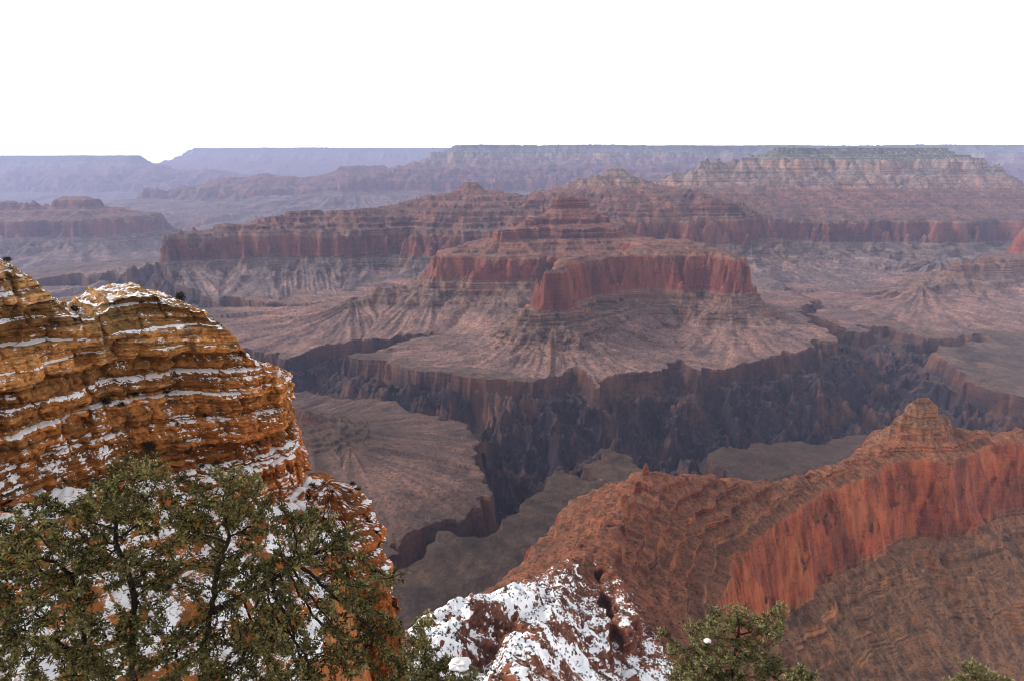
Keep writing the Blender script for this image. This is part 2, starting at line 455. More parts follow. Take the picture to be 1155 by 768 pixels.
# the spur running down from the view point, with the great red wall
form('ridge', [
    (2.2, 0, -60), (2.3, 40, -118), (2.45, 120, -205), (2.6, 185, -280), (3.0, 250, -355), (3.3, 295, -402), (4, 385, -468), (4.1, 402, -474), (5, 440, -592), (5.2, 462, -606),
    (5.35, 470, -622), (6, 560, -706), (6.2, 620, -745), (6.25, 624, -757), (7, 800, -900), (8, 1080, -985)],
    [[(1300, 1330, 3.95), (1180, 1190, 4.02), (1100, 1170, 3.95), (1040, 1150, 3.6), (1000, 1110, 3.9), (960, 1040, 3.95), (900, 975, 3.92), (850, 930, 3.75), (775, 880, 3.42), (731, 862, 3.28),
      (700, 740, 3.3), (660, 625, 3.15), (628, 530, 2.92), (603, 440, 2.80), (580, 320, 2.56), (565, 215, 2.43), (560, 120, 2.30)],
     [(660, 625, 3.1), (690, 560, 3.06), (716, 480, 3.1), (738, 400, 3.2)], [(628, 520, 2.92), (560, 450, 2.72), (500, 400, 2.62), (470, 330, 2.55)]],
    0.34, 70, R=8, zamp=1.0, label='red spur running from the snowy foreground to a sheer red wall at lower right', category='ridge')
form('knob', [(5.2, 0, -392), (5.25, 5, -402), (5.3, 12, -408), (5.35, 17, -424), (5.5, 28, -434), (5.55, 31, -446), (5.8, 46, -464), (6.0, 64, -482)],
    [[(1036, 1150, 5.2), (1047, 1155, 5.2)], [(1018, 1145, 5.36), (1064, 1165, 5.4)]], 0.5, 30, R=2, zamp=1.0,
    label='rough rock knob standing on the crest of the red wall', category='rock knob')
form('ridge', tab_from_photo([(4.5, 462, 2060), (5, 482, 2010), (6, 512, 1900), (7, 580, 1600), (8, 640, 1400)]),
     [[(250, 2150, 4.5), (345, 2060, 4.5), (366, 2050, 4.9)], [(366, 2040, 5.2), (395, 1950, 6.0)]], 0.4, 150, R=5,
     label='dark red stub of ridge just right of the near orange cliff', category='ridge')

# drainages cut below the platform : (u, Y, half width, depth)
GORGE = [
    [(-300, 4900, 300, 330), (-100, 4300, 320, 330), (80, 3850, 330, 340), (210, 3350, 360, 350), (330, 3030, 400, 360), (405, 2790, 310, 370), (480, 2720, 310, 380), (550, 2610, 370, 390),
     (620, 2550, 390, 400), (720, 2590, 370, 390), (810, 2730, 370, 390), (900, 2900, 400, 390), (985, 3080, 430, 390), (1070, 2830, 400, 380), (1160, 2660, 380, 370), (1320, 2500, 380, 370), (1600, 2300, 380, 370)],
    [(985, 3150, 380, 380), (1005, 3450, 300, 300), (980, 3750, 180, 190), (935, 3980, 90, 110), (905, 4350, 55, 70), (925, 4800, 40, 50), (880, 5600, 30, 30)],
    [(985, 3700, 160, 180), (1010, 4000, 80, 90), (960, 4150, 40, 50)], [(1000, 3600, 200, 190), (1060, 3900, 60, 90), (1110, 4050, 35, 50)],
    [(330, 3300, 260, 330), (390, 3640, 130, 200), (450, 3800, 75, 120), (492, 3880, 45, 80)],
    [(745, 2900, 270, 340), (757, 3080, 120, 200), (765, 3220, 45, 60)], [(905, 2980, 300, 340), (925, 3250, 110, 150), (935, 3400, 40, 50)], [(640, 2900, 160, 200), (646, 3080, 60, 90)],
    [(640, 2560, 330, 380), (604, 2230, 225, 345), (577, 1960, 135, 300), (569, 1800, 82, 260), (562, 1660, 56, 200), (530, 1570, 46, 150), (480, 1490, 40, 120), (440, 1400, 30, 80)],
    [(625, 2180, 150, 280), (655, 2010, 70, 190), (668, 1900, 35, 80)],
    [(700, 2420, 260, 340), (742, 2160, 140, 240), (795, 1990, 90, 170), (850, 1880, 45, 80), (890, 1830, 25, 40)],
    [(-50, 5300, 230, 300), (70, 5900, 200, 280), (150, 5700, 180, 250), (230, 5020, 130, 190), (300, 4760, 70, 130), (390, 4560, 35, 60)],
    [(150, 5700, 180, 260), (205, 6400, 140, 220), (255, 8000, 130, 200), (258, 10000, 150, 220), (215, 12000, 160, 220)], [(255, 8000, 120, 180), (170, 8400, 90, 140), (120, 8300, 40, 70)],
]
GSEG = []
for poly in GORGE:
    P = [(x_at(u, Y, -1000.0), Y, w, d) for u, Y, w, d in poly]
    arc = 0
    for a, b in zip(P[:-1], P[1:]):
        L = math.hypot(b[0] - a[0], b[1] - a[1])
        GSEG.append((*a, *b, arc, L)); arc += L


def canyon(x, y, detail=True):
    """height, layer number and landform index at plan points (float arrays)"""
    x = x.astype(np.float64); y = y.astype(np.float64)
    r = np.hypot(x, y)
    rmin, rmax = r.min(), r.max()
    H = (-1000 + 18 * gnoise(x / 900, y / 900, 3) + 8 * gnoise(x / 260, y / 260, 4)).astype(np.float64)
    left = sstep(0.18, 0.32, -x / np.maximum(y, 1))
    H -= np.maximum(np.minimum(0.16 * np.maximum(0, r - 6500), 480) * left, np.minimum(0.06 * np.maximum(0, r - 11000), 500)) + np.minimum(0.03 * np.maximum(0, r - 24000), 600)
    K = np.zeros(x.shape); T = np.full(x.shape, 8.0); I = np.full(x.shape, -1, np.int32)
    ncache = {}

    def nz(w, seed):
        key = (w, seed)
        if key not in ncache: ncache[key] = gnoise(x / w, y / w, seed)
        return ncache[key]
    for fi, f in enumerate(FORMS):
        fr = [min(math.hypot(g[0], g[1]), math.hypot(g[3], g[4])) for g in f['segs']] + [max(math.hypot(g[0], g[1]), math.hypot(g[3], g[4])) for g in f['segs']]
        if min(fr) - f['reach'] > rmax and not f.get('backfill'): continue
        if max(fr) + f['reach'] + 2000 < rmin and not f.get('backfill'): continue
        S = np.full(x.shape, 1e9); CC = np.zeros(x.shape)
        for ax, ay, sa, bx, by, sb, arc, L in f['segs']:
            dx, dy = bx - ax, by - ay
            h = np.clip(((x - ax) * dx + (y - ay) * dy) / max(L * L, 1e-6), 0, 1)
            qx, qy = x - ax - h * dx, y - ay - h * dy
            d = np.maximum(np.hypot(qx, qy) - f['R'], 0) + sa + h * (sb - sa)
            m = d < S
            S = np.where(m, d, S)
            CC = np.where(m, arc + h * L + f['wl'] * 0.9 * np.arctan2(qy, qx), CC)
        if f.get('backfill'):
            S = np.where((y > 25600) & (y < 40000) & (x > x_at(545, 25600, 0) + (y - 25600) * 0.1), 0.0, S)
        w, A = f['wl'], f['amp']
        send = f['s'][-1]
        sel = S < send + 600
        if not sel.any(): continue
        grow = np.clip(S / (0.12 * send + 1), 0.15, 1)
        rg1 = np.abs(nz(w, 20)); rg2 = np.abs(nz(w * 0.43, 21)); rg3 = nz(w * 0.17, 22)
        off = A * w * (0.62 * (0.30 - rg1) + 0.34 * (0.30 - rg2) + 0.16 * rg3)
        if detail: off = off + A * w * (0.05 * nz(w * 0.07, 23) + 0.025 * nz(w * 0.03, 24))
        # rills running straight down the slopes
        rl = np.abs(gnoise((CC / (w * 0.33)).astype(F32), (S / (w * 3.2)).astype(F32), 30 + fi)) - 0.3
        rl2 = np.abs(gnoise((CC / (w * 0.12)).astype(F32), (S / (w * 1.6)).astype(F32), 50 + fi)) - 0.3
        if f['zamp'] and f['name'] == 'ridge': off = off * (0.7 + 0.3 * sstep(385, 430, S))
        off = off - A * w * (0.16 * rl + 0.07 * rl2) * (sstep(400, 520, S) if f['zamp'] else 1) * np.clip(S / (0.25 * send), 0.0, 1)
        S2 = np.maximum(S - off * grow, 0)
        z = np.interp(S2, f['s'], f['z']); t = np.interp(S2, f['s'], f['t'])
        if f['name'] == 'plateau': z = z + (1 - sstep(0, 1.5, t)) * (26 * nz(2600.0, 140) + 14 * nz(420.0, 141) + 9 * nz(150.0, 142))
        over = np.maximum(S2 - send, 0)
        z = z - (0.12 if f['t'][-1] > 7.5 else 12.0) * over
        # gullies on the talus
        tal = sstep(5.6, 6.3, t) * (1 - sstep(7.4, 8.2, t))
        rl0 = np.abs(gnoise((CC / (w * 0.9)).astype(F32), (S / (w * 6)).astype(F32), 70 + fi)) - 0.3
        z = z - tal * A * w * (0.13 * rl0 + 0.15 * rl + 0.08 * rl2)
        dstr = gnoise((CC / (w * 0.045)).astype(F32), (S / (w * 1.3)).astype(F32), 90 + fi) + 0.6 * gnoise((CC / (w * 0.13)).astype(F32), (S / (w * 2.0)).astype(F32), 110 + fi)
        if detail:
            z = z + A * w * 0.012 * nz(w * 0.05, 25) + A * w * 0.006 * nz(w * 0.02, 26)
        if f['zamp']:
            jag = 1 + 1.2 * (1 - sstep(3.9, 4.05, t))
            z = z + 1.6 * jag * gnoise(x / 34, y / 34, 120) + 1.1 * jag * gnoise(x / 12, y / 12, 121) + (0.9 * gnoise(x / 4.5, y / 4.5, 122) + 0.5 * gnoise(x / 1.9, y / 1.9, 123)) * (1 - sstep(500, 900, r))
        m = z > H
        H = np.where(m, z, H); T = np.where(m, np.minimum(t, 8.0), T); I = np.where(m, fi, I); K = np.where(m, dstr, K)
    flatm = sstep(6.3, 7.2, T)
    H = H + flatm * (9 * nz(210.0, 130) + 5 * (0.3 - np.abs(nz(90.0, 131))) + 2.2 * nz(37.0, 132) + 0.9 * nz(14.0, 133))
    if rmin < 12500:
        wx = x + 60 * nz(340.0, 60) + 44 * nz(120.0, 61) + 20 * nz(45.0, 62) + 7 * nz(17.0, 66)
        wy = y + 60 * nz(340.0, 63) + 44 * nz(120.0, 64) + 20 * nz(45.0, 65) + 7 * nz(17.0, 67)
        best = np.zeros(x.shape); frac = np.zeros(x.shape); GC = np.zeros(x.shape); GD = np.zeros(x.shape)
        for ax, ay, wa, da, bx, by, wb, db, arc, L in GSEG:
            if min(ay, by) - 1500 > rmax or max(math.hypot(ax, ay), math.hypot(bx, by)) + 1500 < rmin: continue
            dx, dy = bx - ax, by - ay
            h = np.clip(((wx - ax) * dx + (wy - ay) * dy) / (L * L), 0, 1)
            d = np.hypot(wx - ax - h * dx, wy - ay - h * dy)
            w = wa + h * (wb - wa); dep = da + h * (db - da)
            q = np.clip(1 - d / w, 0, 1)
            edge = (w - d)                                   # metres inside the brink
            drop = np.interp(q, [0, 0.4, 0.9, 1], [0, 0.42, 0.98, 1]) * dep
            cl = np.minimum(dep * 0.5, 78.0)
            cliff = np.interp(edge, [0, 3, 9, 16, 22, 60], [0, 0.10, 0.5, 0.62, 0.97, 1.0]) * cl
            drop = np.where(edge > 0, np.maximum(cliff + 0.0, 0) + drop * (1 - cl / dep), 0)
            m = drop > best
            best = np.where(m, drop, best); frac = np.where(m, drop / 400.0, frac)
            GC = np.where(m, arc + h * L + np.where(-dy * (wx - ax) + dx * (wy - ay) > 0, 777.0, 0.0), GC); GD = np.where(m, d, GD)
        crag = sstep(75, 150, best)
        rr = 0.5 - np.abs(nz(150.0, 70)); r2 = 0.5 - np.abs(nz(62.0, 71)); r3 = 0.5 - np.abs(nz(27.0, 72))
        rb = 0.45 - np.abs(gnoise(((GC + 40 * nz(62.0, 75)) / 165).astype(F32), (GD / 900).astype(F32), 76)); rb2 = 0.4 - np.abs(gnoise(((GC + 25 * nz(62.0, 75)) / 62).astype(F32), (GD / 420).astype(F32), 77))
        H = H - best + crag * (150 * (rb - 0.1) + 60 * rb2 + 60 * (rr - 0.25) + 40 * (r2 - 0.1) + 26 * r3 + (6 * nz(11.0, 73) if detail else 0))
        g = best > 1.0
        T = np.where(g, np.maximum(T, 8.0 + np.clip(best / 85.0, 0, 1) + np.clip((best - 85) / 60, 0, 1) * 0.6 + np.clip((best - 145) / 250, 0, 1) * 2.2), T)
    return H, T, I, K


# ------------------------------------------------------------------ mesh of the canyon: rings around the view point, denser where slopes face it
def build_canyon(ncol, nrow):
    az = np.linspace(rad(-45), rad(45), ncol)
    nc0 = 150
    azc = np.linspace(rad(-45), rad(45), nc0)
    nr0 = 2600
    lr = np.linspace(math.log(150), math.log(73000), nr0)
    rr = np.exp(lr)
    Hc = np.empty((nr0, nc0))
    for i in range(0, nr0, 130):
        R_, A_ = np.meshgrid(rr[i:i + 130], azc, indexing='ij')
        Hc[i:i + 130] = canyon(R_ * np.sin(A_), R_ * np.cos(A_), detail=False)[0]
    el = np.arctan2(Hc, rr[:, None])
    runmax = np.maximum.accumulate(el, axis=0)
    vis = (el > runmax - 0.004).astype(float)
    de = np.abs(np.diff(el, axis=0, append=el[-1:]))
    den = de * (0.15 + 0.85 * vis) + 0.00022
    k = np.exp(-0.5 * (np.arange(-9, 10) / 3.5) ** 2); k /= k.sum()
    pad = np.pad(den, ((0, 0), (9, 9)), mode='edge')
    den = sum(k[j] * pad[:, j:j + nc0] for j in range(19))
    k2 = np.exp(-0.5 * (np.arange(-6, 7) / 2.5) ** 2); k2 /= k2.sum()
    pad = np.pad(den, ((6, 6), (0, 0)), mode='edge')
    den = sum(k2[j] * pad[j:j + nr0] for j in range(13))
    cum = np.cumsum(den, axis=0); cum = (cum - cum[0]) / (cum[-1] - cum[0])
    q = np.linspace(0, 1, nrow)
    Rc = np.stack([np.exp(np.interp(q, cum[:, j], lr)) for j in range(nc0)], axis=1)      # nrow x nc0
    fi = np.interp(az, azc, np.arange(nc0)); i0 = np.minimum(fi.astype(int), nc0 - 2); fr = fi - i0
    Rf = Rc[:, i0] * (1 - fr) + Rc[:, i0 + 1] * fr
    X = Rf * np.sin(az)[None]; Y = Rf * np.cos(az)[None]
    H = np.empty(X.shape); T = np.empty(X.shape); I = np.empty(X.shape, np.int32); K = np.empty(X.shape)
    for i in range(0, nrow, 60):
        H[i:i + 60], T[i:i + 60], I[i:i + 60], K[i:i + 60] = canyon(X[i:i + 60], Y[i:i + 60])
    return X, Y, H, T, I, K


NCOL, NROW = 1300, 1500
X, Y, H, T, I, K = build_canyon(NCOL, NROW)
# normals (for the snow cover)
dXr, dYr, dHr = (np.gradient(a, axis=0) for a in (X, Y, H))
dXc, dYc, dHc = (np.gradient(a, axis=1) for a in (X, Y, H))
nx = dYr * dHc - dHr * dYc; ny = dHr * dXc - dXr * dHc; nzv = dXr * dYc - dYr * dXc
NZ = np.abs(nzv) / np.sqrt(nx * nx + ny * ny + nzv * nzv + 1e-9)
spur_i = [i for i, f in enumerate(FORMS) if f['tags']['label'].startswith('red spur')][0]
patch = fbm(X / 55, Y / 55, 4, 90)
snow = np.where((I == spur_i), (1 - sstep(470, 700, Y + 0.35 * X + 90 * patch)) * sstep(0.40, 0.64, NZ + 0.16 * patch) * np.clip(0.60 + 0.60 * patch + 0.5 * fbm(X / 9, Y / 9, 3, 95), 0, 1.0), 0)
mesa_i = [i for i, f in enumerate(FORMS) if f['tags']['label'].startswith('wide flat') or f['tags']['label'].startswith('long level')]
far_snow = np.isin(I, mesa_i) & (T < 2.3)
snow = np.where(far_snow, 0.30 * sstep(0.55, 0.85, NZ), snow)
MAT_FAR = canyon_material('layered_rock_far', 6.0, (0.80, 0.92, 1.04))  # bluish tint puts some of the distance haze into the rock colour
MAT_MID = canyon_material('layered_rock_mid', 3.0, (0.95, 0.93, 0.95))
MAT_SOUTH = canyon_material('layered_rock_scrubby', 2.2, (0.54, 0.53, 0.52), 0.3)          # denser dark scrub on the near platform
MAT_NEAR = canyon_material('layered_rock_near', 0.9, (1.0, 0.84, 0.66), 0.12, (0.52, 0.70))

region = I.copy()
region[(T > 7.55)] = -1
region[(region == -1) & (Y < 2600)] = -3
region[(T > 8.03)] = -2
names = {-1: 'canyon_floor', -2: 'inner_gorge', -3: 'platform'}
vid = np.arange(NCOL * NROW).reshape(NROW, NCOL)
quads = np.stack([vid[:-1, :-1], vid[:-1, 1:], vid[1:, 1:], vid[1:, :-1]], axis=-1).reshape(-1, 4)
freg = region[:-1, :-1].ravel()
co = np.stack([X.ravel(), Y.ravel(), H.ravel()], axis=1)
for rid in sorted(set(freg.tolist())):
    fq = quads[freg == rid]
    used, inv = np.unique(fq.ravel(), return_inverse=True)
    fm = inv.reshape(-1, 4)
    nm = names[rid] if rid < 0 else FORMS[rid]['name']
    yy = np.median(co[used, 1]) if rid >= 0 else 2500
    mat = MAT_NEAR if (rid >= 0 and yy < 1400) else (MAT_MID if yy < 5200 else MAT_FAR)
    if rid == -3 or (rid >= 0 and FORMS[rid]['tags']['label'].startswith('dark red stub')): mat = MAT_SOUTH
    o = make_mesh(nm, co[used], fm, mat, True, attrs={'layer': T.ravel()[used], 'snow': snow.ravel()[used], 'debris': K.ravel()[used]})
    o['kind'] = 'structure'
    if rid >= 0:
        tag(o, FORMS[rid]['tags']['label'], FORMS[rid]['tags']['category'])
    elif rid == -3:
        tag(o, 'dark brown scrubby platform on the near side of the gorge', 'canyon platform')
    elif rid == -1:
        tag(o, 'pale brown platform between the buttes and the far side of the gorge', 'canyon floor')
    else:
        tag(o, 'dark steep rock walls of the gorge cut into the brown platform', 'gorge')

# ------------------------------------------------------------------ haze
hz = make_mesh('haze', np.array([(sx * 75000, yy, zz) for zz in (-2600, float(H.max()) + 15) for sx in (-1, 1) for yy in (-3000, 76000)], float),
               np.array([(0, 1, 3, 2), (4, 6, 7, 5), (0, 4, 5, 1), (2, 3, 7, 6), (0, 2, 6, 4), (1, 5, 7, 3)]), None, False)
hm = bpy.data.materials.new('haze'); hm.use_nodes = True
hn = hm.node_tree.nodes; hn.clear()
ho = hn.new('ShaderNodeOutputMaterial'); hv = hn.new('ShaderNodeVolumePrincipled')
hv.inputs['Color'].default_value = (0.56, 0.63, 1.0, 1)
hv.inputs['Density'].default_value = 2.05e-5
hv.inputs['Anisotropy'].default_value = 0.0
hm.node_tree.links.new(hv.outputs[0], ho.inputs['Volume'])
hz.data.materials.append(hm)
tag(hz, 'thin blue haze filling the canyon', 'haze', None, 'stuff')
#--NEAR--
# ------------------------------------------------------------------ near rock walls
def spline(P, n):
    P = np.asarray(P, float)
    Q = np.vstack([2 * P[0] - P[1], P, 2 * P[-1] - P[-2]])
    out = []
    for i in range(1, len(Q) - 2):
        t = np.linspace(0, 1, 24, endpoint=False)[:, None]
        a, b, c, d = Q[i - 1], Q[i], Q[i + 1], Q[i + 2]
        out.append(0.5 * (2 * b + (c - a) * t + (2 * a - 5 * b + 4 * c - d) * t ** 2 + (3 * b - a - 3 * c + d) * t ** 3))
    out.append(Q[-2][None]); out = np.vstack(out)
    L = np.concatenate([[0], np.cumsum(np.hypot(*np.diff(out[:, :2], axis=0).T))])
    q = np.linspace(0, L[-1], n)
    return np.stack([np.interp(q, L, out[:, k]) for k in range(out.shape[1])], 1), q


def bed_table(thick, amp, seed, z0=-130.0, z1=10.0):
    r = np.random.default_rng(seed)
    zz = [z0]
    while zz[-1] < z1: zz.append(zz[-1] + thick * r.uniform(0.35, 1.9))
    return np.array(zz), r.uniform(-amp, amp, len(zz))


def wall_form(name, foot, axis, width, ztop, profile, nrow, ncol, seed, mat, smin=0.0, closed=False, bedamp=1.0, snowy=1.0):
    """a cliff of horizontal beds: every column climbs the same ledge profile, set back towards the axis line"""
    n = len(foot)
    src = np.array([[*foot[i], *axis[i], width[i], ztop[i]] for i in range(n)], float)
    if closed: src = np.vstack([src, src[:1]])
    F, arc = spline(src, ncol)
    pr = np.array(profile, float)
    L = np.concatenate([[0], np.cumsum(np.hypot(np.diff(pr[:, 0]) * 0.8, np.diff(pr[:, 1])))])
    q = np.linspace(0, L[-1], nrow)
    S0 = np.interp(q, L, pr[:, 0])[:, None]; Z0 = np.interp(q, L, pr[:, 1])[:, None]
    A = np.broadcast_to(arc[None, :], (nrow, ncol)).astype(F32)
    if closed:                                       # seamless noise round the ring
        per = arc[-1]
        NXc, NYc = np.cos(arc / per * 2 * np.pi) * per / 6.28, np.sin(arc / per * 2 * np.pi) * per / 6.28
    else:
        NXc, NYc = arc, arc * 0
    NX_ = np.broadcast_to(NXc[None], A.shape).astype(F32); NY_ = np.broadcast_to(NYc[None], A.shape).astype(F32)
    Zf = (Z0 + 0 * A).astype(F32)
    n2 = lambda w, h, sd: gnoise((NX_ + 3.1 * NY_) / w, (Zf + 1.7 * NY_) / h, sd)
    zshift = 0.35 * n2(18, 30, seed) + 0.10 * n2(4, 9, seed + 1)
    wf = F[:, 4][None] * np.clip(1 + 0.24 * n2(11, 6, seed + 2) + 0.12 * n2(3, 3, seed + 3), 0.2, 2)
    S = S0 * wf
    Zb = Z0 + zshift
    top = F[:, 5][None] + 0.6 * n2(4, 200, seed + 4)
    top = 0.4 * top + 0.6 * (np.floor(top / 1.3 + 0.4 * n2(7, 200, seed + 8)) + 0.5) * 1.3 + 0.3 * n2(1.2, 200, seed + 5)
    over = np.maximum(Zb - top, 0)
    Z = np.minimum(Zb, top) + 0.10 * np.minimum(over, 6) + 0
    S = S + np.maximum(over - 0.2, 0) * 0.9
    # beds stand out by different amounts, broken into blocks by joints
    disp = np.zeros(A.shape)
    tone = np.zeros(A.shape)
    for th, am, sd in ((5.5, 1.1, 4), (2.6, 0.95, 1), (0.95, 0.72, 2), (0.40, 0.34, 3)):
        zz, av = bed_table(th, am, seed * 10 + sd)
        wob = Zb + 0.09 * n2(7, 7, seed + 10 + sd)
        bi = np.clip(np.searchsorted(zz, wob) - 1, 0, len(zz) - 1)
        wdt = th * 2.4
        jc = (A + 0.5 * n2(1.5, 1.5, seed + 14)) / wdt + bi * 0.37
        cell = np.floor(jc).astype(np.int64)
        hsh = (np.sin(cell * 12.9898 + bi * 78.233 + sd) * 43758.5453) % 1.0
        edge = np.minimum(jc - cell, 1 - (jc - cell)) * wdt
        vert = np.minimum(wob - zz[bi], np.append(zz[1:], zz[-1] + 1)[bi] - wob)
        disp += av[bi] * (0.6 + 0.6 * n2(8, 40, seed + 20 + sd)) + am * (1.9 if th > 2 else 0.9) * (hsh - 0.5)
        gw = 0.22 if th > 2 else 0.09
        disp -= am * 0.9 * np.exp(-edge / gw) + am * 0.85 * np.exp(-np.abs(vert) / (0.14 if th > 2 else 0.09))
        tone += am * (hsh - 0.5) + av[bi] * 0.7
    ck = np.abs(gnoise((NX_ / 7.5 + 0.25 * n2(6, 6, seed + 60)), (Zf / 26 + 1.7 * NY_), seed + 61))            # long open cracks
    disp -= 1.5 * np.exp(-(ck / 0.045) ** 2) * sstep(-0.1, 0.3, n2(9, 12, seed + 62))
    disp = disp * bedamp + 0.18 * n2(6, 6, seed + 30) + 0.26 * n2(1.6, 1.0, seed + 31) + 0.10 * n2(0.5, 0.35, seed + 32) + 0.05 * n2(0.2, 0.2, seed + 33)
    dx, dy = F[:, 2] - F[:, 0], F[:, 3] - F[:, 1]
    D = np.hypot(dx, dy)[None]
    So = np.minimum(np.where(over > 0, S - disp * 0.4, S - disp), D)
    px = F[:, 0][None] + dx[None] / D * So; py = F[:, 1][None] + dy[None] / D * So
    Z = Z + np.where(over > 0, 0.55 * gnoise(px / 2.2, py / 2.2, seed + 50) + 0.3 * gnoise(px / 0.8, py / 0.8, seed + 51), 0) * np.clip(over, 0, 1)
    P = np.stack([px, py, Z], -1)
    a = np.gradient(P, axis=0); b = np.gradient(P, axis=1)
    nn = np.cross(a, b); nn /= np.linalg.norm(nn, axis=-1, keepdims=True) + 1e-9
    nzv = nn[..., 2]
    if np.mean(nzv[over > 0.5]) < 0 if (over > 0.5).any() else False: nzv = -nzv
    pn = lambda w_, sd: gnoise((px + 0.9 * Z) / w_, (py - 0.7 * Z) / w_, sd)
    ph = 0.6 * pn(5, seed + 40) + 0.4 * pn(1.4, seed + 41) + 0.25 * pn(0.5, seed + 42)
    flat0 = np.abs(np.gradient(S0[:, 0], q)) / (np.abs(np.gradient(Z0[:, 0], q)) + np.abs(np.gradient(S0[:, 0], q)) + 1e-6)
    ledge = sstep(0.35, 0.8, flat0)[:, None] + 0 * A
    snow = sstep(0.42, 0.85, nzv + 0.14 * ph) * np.clip(0.33 + 0.60 * ledge + 0.72 * ph + 0.1 * (over > 0.3), 0, 1.1) * snowy
    vid = np.arange(nrow * ncol).reshape(nrow, ncol)
    quads = np.stack([vid[:-1, :-1], vid[:-1, 1:], vid[1:, 1:], vid[1:, :-1]], -1).reshape(-1, 4)
    o = make_mesh(name, P.reshape(-1, 3), quads, mat, True, attrs={'snow': snow.ravel(), 'tone': tone.ravel()})
    return o, P, snow, nzv


def cliff_material():
    k = NT('orange_limestone')
    tone = k.attr('tone')
    big = k.noise((0.05, 0.05, 0.03), 4)
    sep = k.n.new('ShaderNodeSeparateXYZ'); g = k.n.new('ShaderNodeNewGeometry'); k.link(g.outputs['Position'], sep.inputs[0])
    zf = k.math('ADD', k.math('MULTIPLY', sep.outputs['Z'], 1 / 60.0), 1.25)          # -75 .. -15
    zf = k.math('ADD', zf, k.math('MULTIPLY', k.math('SUBTRACT', big, 0.5), 0.5))
    col = k.ramp(zf, [(0.0, (0.34, 0.115, 0.035)), (0.38, (0.34, 0.11, 0.03)), (0.55, (0.38, 0.145, 0.040)), (0.8, (0.38, 0.175, 0.058)), (1.0, (0.36, 0.21, 0.09))])
    col = k.mix(0.9, col, k.ramp(k.math('ADD', tone, 0.5), [(0.0, 0.55), (0.5, 1.0), (1.0, 1.35)]), 'MULTIPLY')
    m1 = k.noise((0.9, 0.9, 2.6), 5, 0.65)
    col = k.mix(0.9, col, k.ramp(m1, [(0.32, 0.38), (0.47, 0.95), (0.7, 1.45)]), 'MULTIPLY')
    m2 = k.noise((4.0, 4.0, 9.0), 4, 0.65)
    col = k.mix(0.8, col, k.ramp(m2, [(0.3, 0.5), (0.5, 1.0), (0.7, 1.4)]), 'MULTIPLY')
    st = k.noise((0.5, 0.5, 0.07), 4, 0.6)                                            # grey-black lichen and water stain
    col = k.mix(k.ramp(st, [(0.54, 0.0), (0.68, 0.75)]), col, (0.06, 0.045, 0.03))
    band = k.noise((0.06, 0.06, 0.9), 4, 0.6)
    col = k.mix(k.ramp(band, [(0.54, 0.0), (0.66, 0.8)]), col, (0.075, 0.05, 0.028))
    sn = k.attr('snow')
    sj = k.noise((1.7, 1.7, 1.7), 6, 0.8)
    sf = k.ramp(k.math('ADD', sn, k.math('MULTIPLY', k.math('SUBTRACT', sj, 0.5), 1.9)), [(0.50, 0.0), (0.57, 1.0)])
    sf = k.math('MULTIPLY', sf, k.math('GREATER_THAN', sn, 0.03))
    k.base(k.mix(sf, col, SNOW))
    k.bump(k.math('ADD', m1, k.math('MULTIPLY', m2, 0.5)), 0.7, 0.35)
    return k.m


MAT_CLIFF = cliff_material()


def uY(u, Y, z=-50.0): return (x_at(u, Y, z), Y)


foot = [uY(*q) for q in [(-330, 48), (-150, 62), (0, 78), (60, 84), (110, 89), (150, 93), (200, 99), (240, 103), (280, 107), (305, 111), (327, 115), (339, 123), (333, 133), (300, 150), (200, 180), (60, 215)]]
axis = [uY(*q) for q in [(-420, 90), (-250, 100), (-80, 110), (-15, 114), (40, 117), (88, 119), (140, 122), (178, 125), (218, 127), (245, 129), (264, 131), (272, 133), (264, 136), (235, 145), (140, 168), (0, 198)]]
width = [1.0, 1.0, 1.0, 1.0, 1.05, 1.0, 0.95, 0.78, 0.42, 0.22, 0.12, 0.09, 0.12, 0.3, 0.4, 0.4]
ztop = [-5, -9, -12, -12.6, -16.5, -23.3, -21.8, -22.4, -25.5, -32.0, -36.5, -37.5, -42, -52, -48, -52]
prof = [(-8, -110), (-3, -80), (0, -62), (0.5, -56.5), (4.2, -54.0), (4.7, -50.8), (8.2, -48.6), (8.7, -44.0), (12.3, -40.6), (12.1, -37.5), (13.0, -37.0), (13.3, -34.3), (14.6, -33.6), (14.8, -29.0),
        (15.5, -28.7), (15.7, -26.2), (16.6, -25.9), (16.8, -22.6), (17.8, -22.2), (18.0, -18.5), (18.8, -18.2), (19.0, -15.5), (20.0, -15.2), (20.2, -11), (21.2, -10.8), (21.5, -5), (28, -2)]
cliff, CP_, CS_, CN_ = wall_form('cliff', foot, axis, width, ztop, prof, 820, 1250, 3, MAT_CLIFF)
tag(cliff, 'orange layered cliff with snow lying on its ledges, at left', 'cliff', None, 'structure')

